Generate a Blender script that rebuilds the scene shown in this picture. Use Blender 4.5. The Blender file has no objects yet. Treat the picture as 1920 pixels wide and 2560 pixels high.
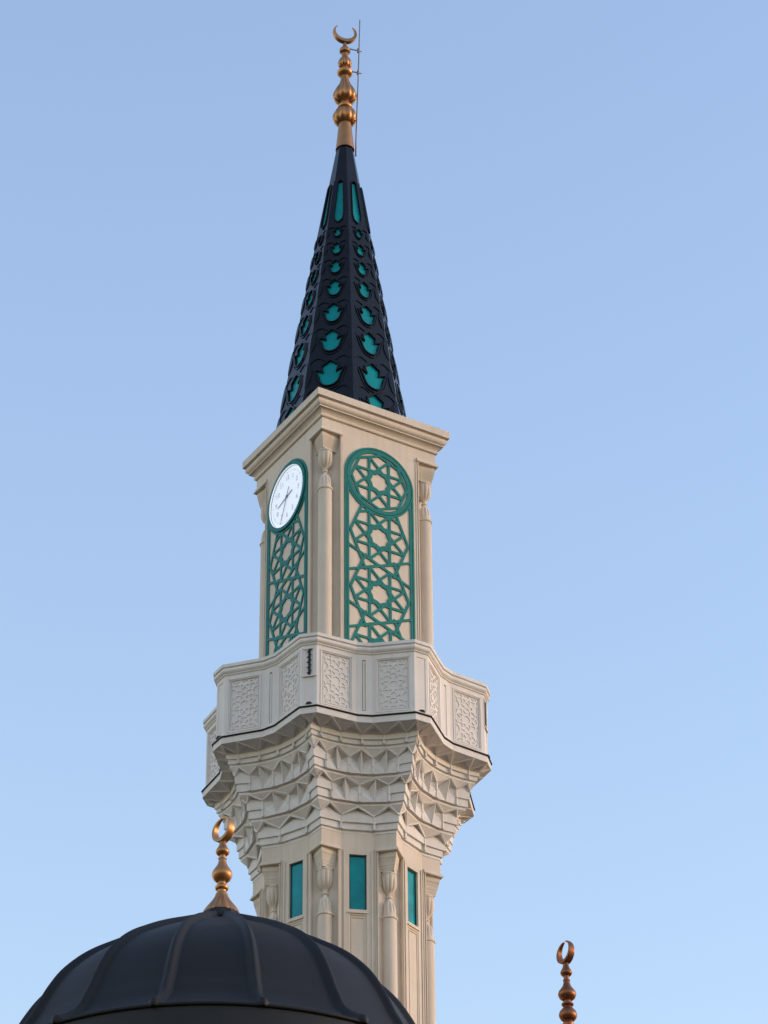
import bpy, bmesh, math, random
import numpy as np
from mathutils import Vector, Matrix
from mathutils.geometry import tessellate_polygon
R = math.radians
sin, cos, pi = math.sin, math.cos, math.pi
random.seed(4)
scene = bpy.context.scene
col = scene.collection

# ------------------------------------------------------------------ camera
F_PX, PITCH, YAW, ROLL = 7999.17, R(33.6242), R(.8283), R(.5313)
cam = bpy.data.objects.new('camera', bpy.data.cameras.new('camera'))
col.objects.link(cam)
fw = Vector((sin(YAW)*cos(PITCH), cos(YAW)*cos(PITCH), sin(PITCH)))
rt = Vector((cos(YAW), -sin(YAW), 0))
up = Vector((-sin(YAW)*sin(PITCH), -cos(YAW)*sin(PITCH), cos(PITCH)))
r2 = rt*cos(ROLL) - up*sin(ROLL)
u2 = rt*sin(ROLL) + up*cos(ROLL)
m = Matrix((r2, u2, -fw)).transposed().to_4x4()
m.translation = Vector((0, -35.9019, 1.6))
cam.matrix_world = m
cam.data.sensor_fit = 'HORIZONTAL'
cam.data.sensor_width = 36
cam.data.lens = F_PX/1920*36
cam.data.clip_start = .5
cam.data.clip_end = 20000
scene.camera = cam

# ------------------------------------------------------------------ light
SUN_EL, SUN_AZ = 12.0, 92.0            # azimuth clockwise from +Y
world = bpy.data.worlds.new('World')
scene.world = world
world.use_nodes = True
nt = world.node_tree
nt.nodes.clear()
sky = nt.nodes.new('ShaderNodeTexSky')
sky.sky_type = 'NISHITA'
sky.sun_disc = False
sky.sun_elevation = R(SUN_EL)
sky.sun_rotation = R(SUN_AZ)
sky.altitude = 0
sky.air_density = 1.8
sky.dust_density = 0.5
sky.ozone_density = .65
bg = nt.nodes.new('ShaderNodeBackground')
bg.inputs['Strength'].default_value = .15
wo = nt.nodes.new('ShaderNodeOutputWorld')
tint = nt.nodes.new('ShaderNodeMix')           # the photograph's cool white balance
tint.data_type = 'RGBA'; tint.blend_type = 'MULTIPLY'
tint.inputs[0].default_value = 1
tint.inputs[7].default_value = (.66, .705, .98, 1)
nt.links.new(sky.outputs[0], tint.inputs[6])
nt.links.new(tint.outputs[2], bg.inputs[0])
nt.links.new(bg.outputs[0], wo.inputs[0])

sun = bpy.data.objects.new('sun', bpy.data.lights.new('sun', 'SUN'))
col.objects.link(sun)
sun.data.energy = .42
sun.data.angle = R(9)
sun.data.color = (1.0, .72, .60)
sd = Vector((sin(R(SUN_AZ))*cos(R(SUN_EL)), cos(R(SUN_AZ))*cos(R(SUN_EL)), sin(R(SUN_EL))))
sun.rotation_euler = sd.to_track_quat('Z', 'Y').to_euler()
scene.view_settings.view_transform = 'Standard'
scene.view_settings.look = 'None'
scene.view_settings.exposure = 1.55
scene.view_settings.gamma = 1
scene.view_settings.use_curve_mapping = False

# ------------------------------------------------------------------ materials
def mat(name, base, rough=.6, metal=0, var=.0, scale=3, bump=0, bscale=60, spec=.5, streak=0, emit=None, coat=0):
    mm = bpy.data.materials.new(name)
    mm.use_nodes = True
    t = mm.node_tree
    b = t.nodes['Principled BSDF']
    b.inputs['Base Color'].default_value = (*base, 1)
    b.inputs['Roughness'].default_value = rough
    b.inputs['Metallic'].default_value = metal
    b.inputs['Specular IOR Level'].default_value = spec
    b.inputs['Coat Weight'].default_value = coat
    tc = t.nodes.new('ShaderNodeTexCoord')
    def noise(sc, det, vec=None):
        n = t.nodes.new('ShaderNodeTexNoise')
        n.inputs['Scale'].default_value = sc
        n.inputs['Detail'].default_value = det
        t.links.new(vec or tc.outputs['Object'], n.inputs['Vector'])
        return n
    out = None
    if var:
        n = noise(scale, 6)
        cr = t.nodes.new('ShaderNodeValToRGB')
        cr.color_ramp.elements[0].position = .3
        cr.color_ramp.elements[1].position = .7
        cr.color_ramp.elements[0].color = (*[c*(1-var) for c in base], 1)
        cr.color_ramp.elements[1].color = (*[min(1, c*(1+var)) for c in base], 1)
        t.links.new(n.outputs['Fac'], cr.inputs[0])
        out = cr.outputs[0]
        if streak:
            mp = t.nodes.new('ShaderNodeMapping')
            mp.inputs['Scale'].default_value = (9, 9, .5)
            t.links.new(tc.outputs['Object'], mp.inputs[0])
            n2 = noise(1.6, 5, mp.outputs[0])
            c2 = t.nodes.new('ShaderNodeValToRGB')
            c2.color_ramp.elements[0].position = .42
            c2.color_ramp.elements[1].position = .66
            c2.color_ramp.elements[0].color = (1, 1, 1, 1)
            k = 1-streak
            c2.color_ramp.elements[1].color = (k, k*.985, k*.96, 1)
            t.links.new(n2.outputs['Fac'], c2.inputs[0])
            mx = t.nodes.new('ShaderNodeMix')
            mx.data_type = 'RGBA'; mx.blend_type = 'MULTIPLY'
            mx.inputs[0].default_value = 1
            t.links.new(out, mx.inputs[6]); t.links.new(c2.outputs[0], mx.inputs[7])
            out = mx.outputs[2]
        t.links.new(out, b.inputs['Base Color'])
        rr = t.nodes.new('ShaderNodeMapRange')
        rr.inputs['To Min'].default_value = max(0, rough-.08)
        rr.inputs['To Max'].default_value = min(1, rough+.08)
        t.links.new(n.outputs['Fac'], rr.inputs[0])
        t.links.new(rr.outputs[0], b.inputs['Roughness'])
    if bump:
        nb = noise(bscale, 4)
        bp = t.nodes.new('ShaderNodeBump')
        bp.inputs['Strength'].default_value = bump
        bp.inputs['Distance'].default_value = .01
        t.links.new(nb.outputs['Fac'], bp.inputs['Height'])
        t.links.new(bp.outputs[0], b.inputs['Normal'])
    if emit:
        b.inputs['Emission Color'].default_value = (*emit[0], 1)
        b.inputs['Emission Strength'].default_value = emit[1]
    return mm

M = dict(
    beige=mat('beige_render', (.65, .565, .48), .8, var=.06, scale=2.2, bump=.25, bscale=90, spec=.25, streak=.05),
    white=mat('white_cast_stone', (.705, .668, .645), .75, var=.05, scale=2.5, bump=.2, bscale=110, spec=.3, streak=.05),
    navy=mat('navy_lacquer', (.006, .0075, .012), .28, var=.25, scale=4, bump=.05, bscale=25, spec=.2),
    teal=mat('teal_panel', (.0, .24, .27), .3, var=.10, scale=3, spec=.15),
    glass=mat('teal_glass', (.0, .24, .275), .08, var=.28, scale=4, bump=.06, bscale=3, spec=.25),
    gold=mat('aged_gold', (.42, .205, .085), .42, metal=.85, var=.12, scale=7, bump=.08, bscale=40),
    bronze=mat('brown_bronze', (.25, .10, .05), .42, metal=.85, var=.12, scale=7, bump=.08, bscale=40),
    green=mat('green_painted_metal', (.011, .168, .155), .55, var=.10, scale=5, bump=.04, bscale=60, spec=.2),
    dome=mat('charcoal_membrane', (.0125, .0122, .0135), .58, var=.14, scale=1.6, bump=.25, bscale=70, spec=.22),
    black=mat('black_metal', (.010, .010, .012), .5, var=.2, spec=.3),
    steel=mat('weathered_steel', (.24, .21, .20), .5, metal=.5, var=.2),
    dial=mat('lit_dial', (.8, .82, .88), .4, emit=((.84, .91, 1.0), .14)),
    ink=mat('grey_ink', (.27, .28, .38), .5),
    pale_ink=mat('pale_grey_ink', (.46, .50, .64), .5, emit=((.6, .7, .95), .07)),
    asphalt=mat('paving', (.035, .035, .033), .9, var=.2, scale=.3, bump=.3, bscale=8),
    roofing=mat('roof_membrane', (.06, .06, .058), .9, var=.1, scale=.6),
)

# ------------------------------------------------------------------ mesh helpers
class MB:
    def __init__(s): s.v, s.f, s.sm = [], [], []
    def sweep_open(s, pts, prof, ends=True):
        # open 2-D path (three points), mitred at the corner; prof: (offset, z) list
        p = [Vector(q) for q in pts]
        n = []
        for a, b in zip(p, p[1:]):
            d = (b-a).normalized(); n.append(Vector((d.y, -d.x)))
        rows = []
        for o, z in prof:
            q = [p[0]+n[0]*o]
            for i in range(1, len(p)-1): q.append(p[i]+(n[i-1]+n[i])/(1+n[i-1].dot(n[i]))*o)
            q.append(p[-1]+n[-1]*o)
            rows.append([s.V((*w, z)) for w in q])
        for A, B in zip(rows, rows[1:]):
            for i in range(len(p)-1): s.facei((A[i], A[i+1], B[i+1], B[i]))
        if ends:
            s.facei([r[0] for r in rows]); s.facei([r[-1] for r in rows])
    def V(s, p): s.v.append(tuple(p)); return len(s.v)-1
    def face(s, pts, smooth=False):
        s.f.append([s.V(p) for p in pts]); s.sm.append(smooth)
    def facei(s, idx, smooth=False): s.f.append(list(idx)); s.sm.append(smooth)
    def box(s, o, x, y, z):
        # o corner; x,y,z edge vectors
        o, x, y, z = map(Vector, (o, x, y, z))
        p = [o, o+x, o+x+y, o+y, o+z, o+x+z, o+x+y+z, o+y+z]
        i = [s.V(q) for q in p]
        for q in ((0,3,2,1),(4,5,6,7),(0,1,5,4),(1,2,6,5),(2,3,7,6),(3,0,4,7)):
            s.facei([i[k] for k in q])
    def bar(s, a, b, n, w, d0, d1, ext=0):
        # bar from a to b on a plane with normal n, w wide, from d0 to d1 along n
        a, b, n = Vector(a), Vector(b), Vector(n).normalized()
        t = (b-a)
        if t.length < 1e-6: return
        t.normalize()
        sd_ = n.cross(t).normalized()
        a = a-t*ext; b = b+t*ext
        s.box(a-sd_*w/2+n*d0, b-a, sd_*w, n*(d1-d0))
    def tube(s, pts, r, seg=8, cap=True, flat=None):
        pts = [Vector(p) for p in pts]
        rings = []
        ref = Vector((.31, .17, .93))
        for i, p in enumerate(pts):
            t = (pts[min(i+1, len(pts)-1)]-pts[max(i-1, 0)]).normalized()
            a = t.cross(ref).normalized(); b = t.cross(a)
            rr = r[i] if isinstance(r, (list, tuple)) else r
            rings.append([s.V(p+a*rr*cos(2*pi*k/seg)+b*rr*sin(2*pi*k/seg)) for k in range(seg)])
        for A, B in zip(rings, rings[1:]):
            for k in range(seg):
                s.facei((A[k], A[(k+1) % seg], B[(k+1) % seg], B[k]), True)
        if cap:
            s.facei(rings[0][::-1]); s.facei(rings[-1])
    def lathe(s, prof, c=(0, 0, 0), seg=32, lobes=0, amp=None, smooth=True):
        # prof: (r, z) list; amp: lobe depth at each point
        cx, cy, cz = c
        rings = []
        for i, (r, z) in enumerate(prof):
            a = (amp[i] if amp else 0)
            ring = []
            for k in range(seg):
                th = 2*pi*k/seg
                rr = r*(1-a+a*abs(sin(lobes*th/2))**.75*1.0) if lobes and a else r
                ring.append(s.V((cx+rr*cos(th), cy+rr*sin(th), cz+z)))
            rings.append(ring)
        for A, B in zip(rings, rings[1:]):
            for k in range(seg):
                s.facei((A[k], A[(k+1) % seg], B[(k+1) % seg], B[k]), smooth)
        s.facei(rings[0]); s.facei(rings[-1])
    def sweep(s, poly, prof, closed=True, smooth=False):
        # poly: 2-D ccw outline; prof: (offset, z) list
        rings = [[s.V((*q, z)) for q in offset(poly, o)] for o, z in prof]
        n = len(poly)
        for A, B in zip(rings, rings[1:]):
            for k in range(n):
                s.facei((A[k], A[(k+1) % n], B[(k+1) % n], B[k]), smooth)
        return rings
    def prism(s, poly, z0, z1, bot=False, top=False):
        a, b = s.sweep(poly, [(0, z0), (0, z1)])
        if bot: s.facei(a[::-1])
        if top: s.facei(b)
    def build(s, name, material, parent=None, sharp=None, loc=None):
        me = bpy.data.meshes.new(name)
        me.from_pydata(s.v, [], s.f)
        me.polygons.foreach_set('use_smooth', s.sm)
        bm = bmesh.new(); bm.from_mesh(me)
        bmesh.ops.remove_doubles(bm, verts=bm.verts, dist=1e-5) if sharp is not None else None
        bmesh.ops.recalc_face_normals(bm, faces=bm.faces)
        bm.to_mesh(me); bm.free()
        if sharp: me.set_sharp_from_angle(angle=R(sharp))
        me.materials.append(M[material])
        me.update()
        o = bpy.data.objects.new(name, me)
        col.objects.link(o)
        if parent: o.parent = parent
        if loc: o.location = loc
        return o

def offset(poly, d):
    if abs(d) < 1e-9: return [tuple(q) for q in poly]
    n = len(poly); out = []
    for i in range(n):
        p0, p1, p2 = Vector(poly[i-1]), Vector(poly[i]), Vector(poly[(i+1) % n])
        a = (p1-p0).normalized(); b = (p2-p1).normalized()
        n1 = Vector((a.y, -a.x)); n2 = Vector((b.y, -b.x))
        mt = (n1+n2)/max(.25, 1+n1.dot(n2))
        out.append(tuple(p1+mt*d))
    return out

def P2(r, a): return (r*sin(R(a)), -r*cos(R(a)))
def P3(r, a, z): return Vector((r*sin(R(a)), -r*cos(R(a)), z))

def empty(name, label, cat, loc=(0, 0, 0), rz=0, group=None):
    o = bpy.data.objects.new(name, None)
    col.objects.link(o)
    o.empty_display_size = .3
    o.location = loc; o.rotation_euler = (0, 0, rz)
    o['label'] = label; o['category'] = cat
    if group: o['group'] = group
    return o

def wall_with_holes(mb, o, u, v, n, u0, u1, v0, v1, holes):
    """Flat facet in plane o + a*u + b*v with rectangular recesses (a0,a1,b0,b1,depth,bevel,back)."""
    o, u, v, n = map(Vector, (o, u, v, n))
    us = sorted({u0, u1, *[h[0] for h in holes], *[h[1] for h in holes]})
    vs = sorted({v0, v1, *[h[2] for h in holes], *[h[3] for h in holes]})
    Q = lambda a, b, d=0: o+u*a+v*b-n*d
    for a, b in zip(us, us[1:]):
        for c, d in zip(vs, vs[1:]):
            if any(h[0] <= a+1e-6 and b <= h[1]+1e-6 and h[2] <= c+1e-6 and d <= h[3]+1e-6 for h in holes): continue
            mb.face((Q(a, c), Q(b, c), Q(b, d), Q(a, d)))
    for a0, a1, b0, b1, dep, bev, back in holes:
        A = [(a0, b0), (a1, b0), (a1, b1), (a0, b1)]
        B = [(a0+bev, b0+bev), (a1-bev, b0+bev), (a1-bev, b1-bev), (a0+bev, b1-bev)]
        for i in range(4):
            j = (i+1) % 4
            mb.face((Q(*A[i]), Q(*A[j]), Q(*B[j], dep), Q(*B[i], dep)))
        if back: mb.face([Q(*q, dep) for q in B])

# ------------------------------------------------------------------ eight-fold star lattice
def rosette(c, ro):
    """Segments of one rosette centred at c with octagon corner radius ro."""
    cx, cy = c
    rm = ro*cos(R(22.5))
    a = rm*cos(R(67.5))
    pt = lambda r, an: (cx+r*cos(R(an)), cy+r*sin(R(an)))
    seg = []
    for k in range(8):
        seg.append((pt(ro, 45*k), pt(ro, 45*k+45)))
        seg.append((pt(rm, 45*k+22.5), pt(rm, 45*k+22.5+135)))
        seg.append((pt(a*1.06, 45*k), pt(a*.90, 45*k+22.5)))
        seg.append((pt(a*.90, 45*k+22.5), pt(a*1.06, 45*k+45)))
    return seg

def panel_lines(cells, ro, per, hw, vb, vt):
    """Stacked rosettes with the octagon edges run on to the frame."""
    seg = []
    for i in range(cells):
        c = (0, -per*i)
        seg += rosette(c, ro)
        s = math.tan(R(22.5))
        yb = -per*i-per/2
        for sg in (1, -1):
            # long line through the joint of two rosettes, out to both frames
            x0 = ro*cos(R(45))
            seg.append(((sg*x0, yb+per/2-ro*sin(R(45))-0), (sg*hw, yb-(-per/2+ro*0)+(-ro-(hw)*-s)-0*0))) if 0 else None
            seg.append(((0, yb-0), (sg*hw, yb-hw*s)))
            seg.append(((0, yb-0), (sg*hw, yb+hw*s)))
            # steep edges run on past the octagon corners into the star between the rows
            for e in (1, -1):
                p = (sg*ro*cos(R(45)), e*ro*sin(R(45)))
                d = (sg*ro*cos(R(45))-sg*ro, e*ro*sin(R(45)))
                k = .75
                seg.append(((c[0]+p[0], c[1]+p[1]), (c[0]+p[0]+d[0]*k, c[1]+p[1]+d[1]*k)))
    return [q for q in seg if q]

def clip(seg, inside, n=48):
    out = []
    for a, b in seg:
        run = []
        for i in range(n+1):
            t = i/n; p = (a[0]+(b[0]-a[0])*t, a[1]+(b[1]-a[1])*t)
            if inside(*p): run.append(p)
            else:
                if len(run) > 1: out.append((run[0], run[-1]))
                run = []
        if len(run) > 1: out.append((run[0], run[-1]))
    return out

def seg_dist(seg, X, Y):
    D = np.full(X.shape, 1e3)
    for (ax, ay), (bx, by) in seg:
        dx, dy = bx-ax, by-ay
        l2 = dx*dx+dy*dy
        if l2 < 1e-10: continue
        t = np.clip(((X-ax)*dx+(Y-ay)*dy)/l2, 0, 1)
        D = np.minimum(D, np.hypot(X-ax-t*dx, Y-ay-t*dy))
    return D

def cut_plate(mb, f, x0, x1, y0, y1, h, d0, d1, top=None):
    """Cut a flat plate of the shape f(X, Y) < 0 on a grid of step h (marching squares); it stands from d0 to d1."""
    nx, ny = int(math.ceil((x1-x0)/h)), int(math.ceil((y1-y0)/h))
    xs, ys = x0+h*np.arange(nx+1), y0+h*np.arange(ny+1)
    X, Y = np.meshgrid(xs, ys)
    F = f(X, Y)
    F[0, :] = F[-1, :] = 1; F[:, 0] = F[:, -1] = 1
    for _ in range(2):                         # ease the inner corners a little
        G = F.copy()
        G[1:-1, 1:-1] = (4*F[1:-1, 1:-1]+F[:-2, 1:-1]+F[2:, 1:-1]+F[1:-1, :-2]+F[1:-1, 2:])/8
        F = G
    I = F < 0
    full = I[:-1, :-1] & I[1:, :-1] & I[:-1, 1:] & I[1:, 1:]
    some = (I[:-1, :-1] | I[1:, :-1] | I[:-1, 1:] | I[1:, 1:]) & ~full
    for j in range(ny):
        i = 0; row = full[j]
        while i < nx:
            if row[i]:
                k = i
                while k < nx and row[k]: k += 1
                mb.face(((xs[i], ys[j], d1), (xs[k], ys[j], d1), (xs[k], ys[j+1], d1), (xs[i], ys[j+1], d1)))
                i = k
            else: i += 1
    for j, i in zip(*np.nonzero(some)):
        c = [(xs[i], ys[j], F[j, i]), (xs[i+1], ys[j], F[j, i+1]), (xs[i+1], ys[j+1], F[j+1, i+1]), (xs[i], ys[j+1], F[j+1, i])]
        poly = []; cross = []
        for a in range(4):
            p, q = c[a], c[(a+1) % 4]
            if p[2] < 0: poly.append((p[0], p[1]))
            if (p[2] < 0) != (q[2] < 0):
                t = p[2]/(p[2]-q[2])
                w = (p[0]+(q[0]-p[0])*t, p[1]+(q[1]-p[1])*t)
                poly.append(w); cross.append(w)
        if len(poly) > 2: mb.face([(x, y, d1) for x, y in poly])
        for a, b in zip(cross[::2], cross[1::2]):
            mb.face(((*a, d0), (*b, d0), (*b, d1), (*a, d1)))

# ================================================================== SETTING
g = MB()
S = 9000
g.face(((-S, -S, 0), (S, -S, 0), (S, S, 0), (-S, S, 0)))
ground = g.build('ground', 'asphalt')
ground['kind'] = 'structure'

# ================================================================== MINARET
PHI = R(-14.2314)
tower = empty('minaret', 'tall beige and white minaret with carved balcony, green lattice screens and navy pointed spire', 'minaret', (0, 0, 0), PHI)

# ---- outlines
RL, RLV, CL = 1.2099, 1.0456, 11.381
def star(rt_, rv, cv):
    q = []
    for k in range(8):
        q += [P2(rt_, 45*k), P2(rv, 45*k+22.5-cv), P2(rv, 45*k+22.5+cv)]
    return q
low_poly = star(RL, RLV, CL)
Z_NICHE, Z_LTOP = 19.81, 20.09

def chamfered(k):
    """two chamfer points at tip k of the lower shaft"""
    tip = Vector(P2(RL, 45*k)); out = []
    for sg in (-1, 1):
        v_ = Vector(P2(RLV, 45*k+sg*(22.5-CL)))
        out.append(tip+(v_-tip)*.82)
    return out

# ---- lower shaft
mb = MB()
mb.prism(low_poly, Z_NICHE, Z_LTOP, bot=True)
WZ0, WZ1 = 19.03, 19.775
for k in range(8):
    a, b = chamfered(k)
    zb, zt = 0, Z_NICHE-.0005
    vl = Vector(P2(RLV, 45*k-(22.5-CL))); vr = Vector(P2(RLV, 45*k+(22.5-CL)))
    ax_ = -Vector(P2(1, 45*k))*.05
    for p, q in ((vl, a), (a, a+ax_), (a+ax_, b+ax_), (b+ax_, b), (b, vr)):
        mb.face(((*p, zb), (*q, zb), (*q, zt), (*p, zt)))
    # window facet
    p = Vector(P2(RLV, 45*k+22.5-CL)); q = Vector(P2(RLV, 45*k+22.5+CL))
    w = (q-p).length; u = Vector((*(q-p).normalized(), 0)); n = Vector((u.y, -u.x, 0))
    o = Vector((*(p+q)/2, 0))
    wall_with_holes(mb, o, u, (0, 0, 1), n, -w/2, w/2, zb, zt,
        [(-.108, .108, WZ0, WZ1, .045, .004, False), (-.108, .108, 10.5, 18.955, .012, .012, True), (-.108, .108, 2.0, 9.8, .012, .012, True)])
    # inner raised panel edge and sill, vertical mouldings each side of the bay
    wall_o = lambda x, z, d=0: o+u*x+Vector((0, 0, z))+n*d
    for x in (-.082, .082):
        mb.bar(wall_o(x, 10.52, -.012), wall_o(x, 18.93, -.012), n, .010, 0, .008)
    mb.bar(wall_o(-.077, 18.925, -.012), wall_o(.077, 18.925, -.012), n, .010, 0, .0085)
    mb.bar(wall_o(-.118, 18.985), wall_o(.118, 18.985), n, .018, -.01, .016)
    for x in (-.172, .172):
        mb.bar(wall_o(x, .2), wall_o(x, Z_NICHE+.02), n, .016, -.005, .014)
    for sg, e in ((-1, vr), (1, vl)):
        pass
    # niche edging on the tip facets
    tip = Vector(P2(RL, 45*k))
    for s_, (pt_, vv) in ((-1, (a, vl)), (1, (b, vr))):
        d = (vv-pt_).normalized()
        nn = Vector((d.y, -d.x, 0)) if s_ > 0 else Vector((-d.y, d.x, 0))
        for dist, wd, dp in ((.012, .012, .016), (.036, .014, .009)):
            e = pt_+d*dist
            mb.bar((*e, .2), (*e, Z_NICHE+.012), nn, wd, -.01, dp)
    # moulded brow over the niche
    e0, e1 = a+(a-tip).normalized()*.03, b+(b-tip).normalized()*.03
    mb.sweep_open([e0, tip, e1], [(-.01, Z_NICHE+.002), (.022, Z_NICHE+.004), (.030, Z_NICHE+.012), (.028, Z_NICHE+.030), (.016, Z_NICHE+.040), (.014, Z_NICHE+.058), (-.01, Z_NICHE+.064)])
# plinth
mb.sweep(low_poly, [(.30, 0), (.30, 1.0), (.22, 1.1), (.12, 1.2), (.05, 1.25)])
mb.build('lower_shaft', 'beige', tower)

# ---- windows
for k in range(8):
    p = Vector(P2(RLV, 45*k+22.5-CL)); q = Vector(P2(RLV, 45*k+22.5+CL))
    u = Vector((*(q-p).normalized(), 0)); n = Vector((u.y, -u.x, 0)); o = Vector((*(p+q)/2, 0))
    wf = MB()
    X = lambda x, z: o+u*x+Vector((0, 0, z))
    for x0, x1, z0, z1 in ((-.104, -.094, WZ0+.004, WZ1-.004), (.094, .104, WZ0+.004, WZ1-.004), (-.094, .094, WZ0+.004, WZ0+.014), (-.094, .094, WZ1-.014, WZ1-.004)):
        wf.box(X(x0, z0)-n*.05, u*(x1-x0), Vector((0, 0, z1-z0)), n*.022)
    wo_ = wf.build('window', 'black', tower)
    pn = MB()
    pn.box(X(-.0945, WZ0+.0135)-n*.05, u*.189, Vector((0, 0, WZ1-WZ0-.027)), n*.012)
    pn.build('pane', 'glass', wo_)

# ---- engaged colonnettes
def colonnette_prof(zt, zbot):
    z = lambda d: zt+d
    pr, am = [], []
    def add(r, d, a=0): pr.append((r, z(d))); am.append(a)
    for r, d in ((.070, -.232), ):
        pass
    add(.080, -.238); add(.098, -.246); add(.100, -.262); add(.094, -.268); add(.096, -.285, .05); add(.098, -.34, .10); add(.096, -.40, .14)
    add(.086, -.445, .16); add(.066, -.482, .14); add(.046, -.500); add(.034, -.520); add(.030, -.545); add(.041, -.556); add(.041, -.572); add(.030, -.583)
    add(.031, -.602); add(.040, -.617); add(.062, -.640, .10); add(.076, -.68, .14); add(.083, -.73, .12); add(.086, -.79, .06); add(.087, -.828)
    add(.086, -.836); add(.104, -.842); add(.107, -.853); add(.104, -.864); add(.094, -.870)
    pr.append((.092, z(-.90))); am.append(0)
    pr.append((.093, zbot)); am.append(0)
    return pr, am
FA = math.degrees(math.atan2(RL-RLV*cos(R(22.5-CL)), RLV*sin(R(22.5-CL))))
def colonnette(name, a, rc, zt, zbot, depth, rtip, fa):
    c = MB()
    x, y = P2(rc, a)
    pr, am = colonnette_prof(zt, zbot)
    c.lathe(pr, (x, y, 0), 60, 10, [q*1.5 for q in am])
    # capital: the corner of the shaft carved back in small brackets to the vase below
    t = Vector((cos(R(a)), sin(R(a)), 0)); n = Vector((sin(R(a)), -cos(R(a)), 0))
    prev = None
    back = depth-.004
    for d, k_ in ((-.236, .34), (-.205, .41), (-.203, .45), (-.165, .53), (-.163, .57), (-.115, .68), (-.113, .72), (-.060, .85), (-.058, .88), (-.012, .92), (-.001, .94)):
        rr = (rc+.085)+(rtip-rc-.085)*k_
        ln = (rr-back)/sin(R(fa))
        hw = ln*cos(R(fa))*.80
        o = Vector((0, 0, zt+d))
        ring = [o-t*hw+n*back, o-t*hw*.5+n*(rr+back)/2, o+n*rr, o+t*hw*.5+n*(rr+back)/2, o+t*hw+n*back]
        if prev:
            for i in range(4): c.face((prev[i], prev[i+1], ring[i+1], ring[i]))
        else: c.face(ring)
        prev = ring
    return c.build(name, 'beige', tower, sharp=40)
for k in range(8):
    colonnette('colonnette', 45*k, 1.025, Z_NICHE, .9, 1.009, RL, FA)

# ---- stalactite corbel in four tiers
def tier_poly(rt_, s, brk, smooth=0):
    """one side tip 0 -> tip 1 as [(u, Vector2)]"""
    A, B = Vector(P2(rt_, 0)), Vector(P2(rt_, 45))
    inn = -(A+B).normalized()
    us = []
    for a, b in zip(brk, brk[1:]):
        m_ = smooth if smooth else 1
        us += [a+(b-a)*i/m_ for i in range(m_)]
    us.append(1.0)
    return [(u, A.lerp(B, u)+inn*s*(sin(pi*u)**.85 if 0 < u < 1 else 0)) for u in us]
def ev(pl, u):
    for (a, p), (b, q) in zip(pl, pl[1:]):
        if a-1e-9 <= u <= b+1e-9: return p.lerp(q, (u-a)/(b-a))
RB, CA, RBV, CV = 1.8932, 3.5417, 1.6236, 3.2184
def bal_side(d=0):
    pts = [P2(RB*cos(R(CA))+d, 0), P2(RB+d, CA), P2(RBV+d, 22.5-CV), P2(RBV+d, 22.5+CV), P2(RB+d, 45-CA), P2(RB*cos(R(CA))+d, 45)]
    an = [0, CA, 22.5-CV, 22.5+CV, 45-CA, 45]
    return [(a/45, Vector(p)) for a, p in zip(an, pts)]
TIERS = [ # z top, z bottom, tip radius, sagitta, breaks, smooth, star cells
    (21.245, 21.070, 1.680, .200, [0, .10, .30, .50, .70, .90, 1], 4, []),
    (20.975, 20.715, 1.548, .195, [0, .135, .378, .622, .865, 1], 1, [1, 2, 3]),
    (20.645, 20.380, 1.372, .140, [0, .175, .5, .825, 1], 1, [1, 2]),
    (20.280, 20.055, 1.212, .120, [0, .28, .70, 1], 1, []),
]
upper = bal_side(-.04); z_up = 21.302
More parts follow.
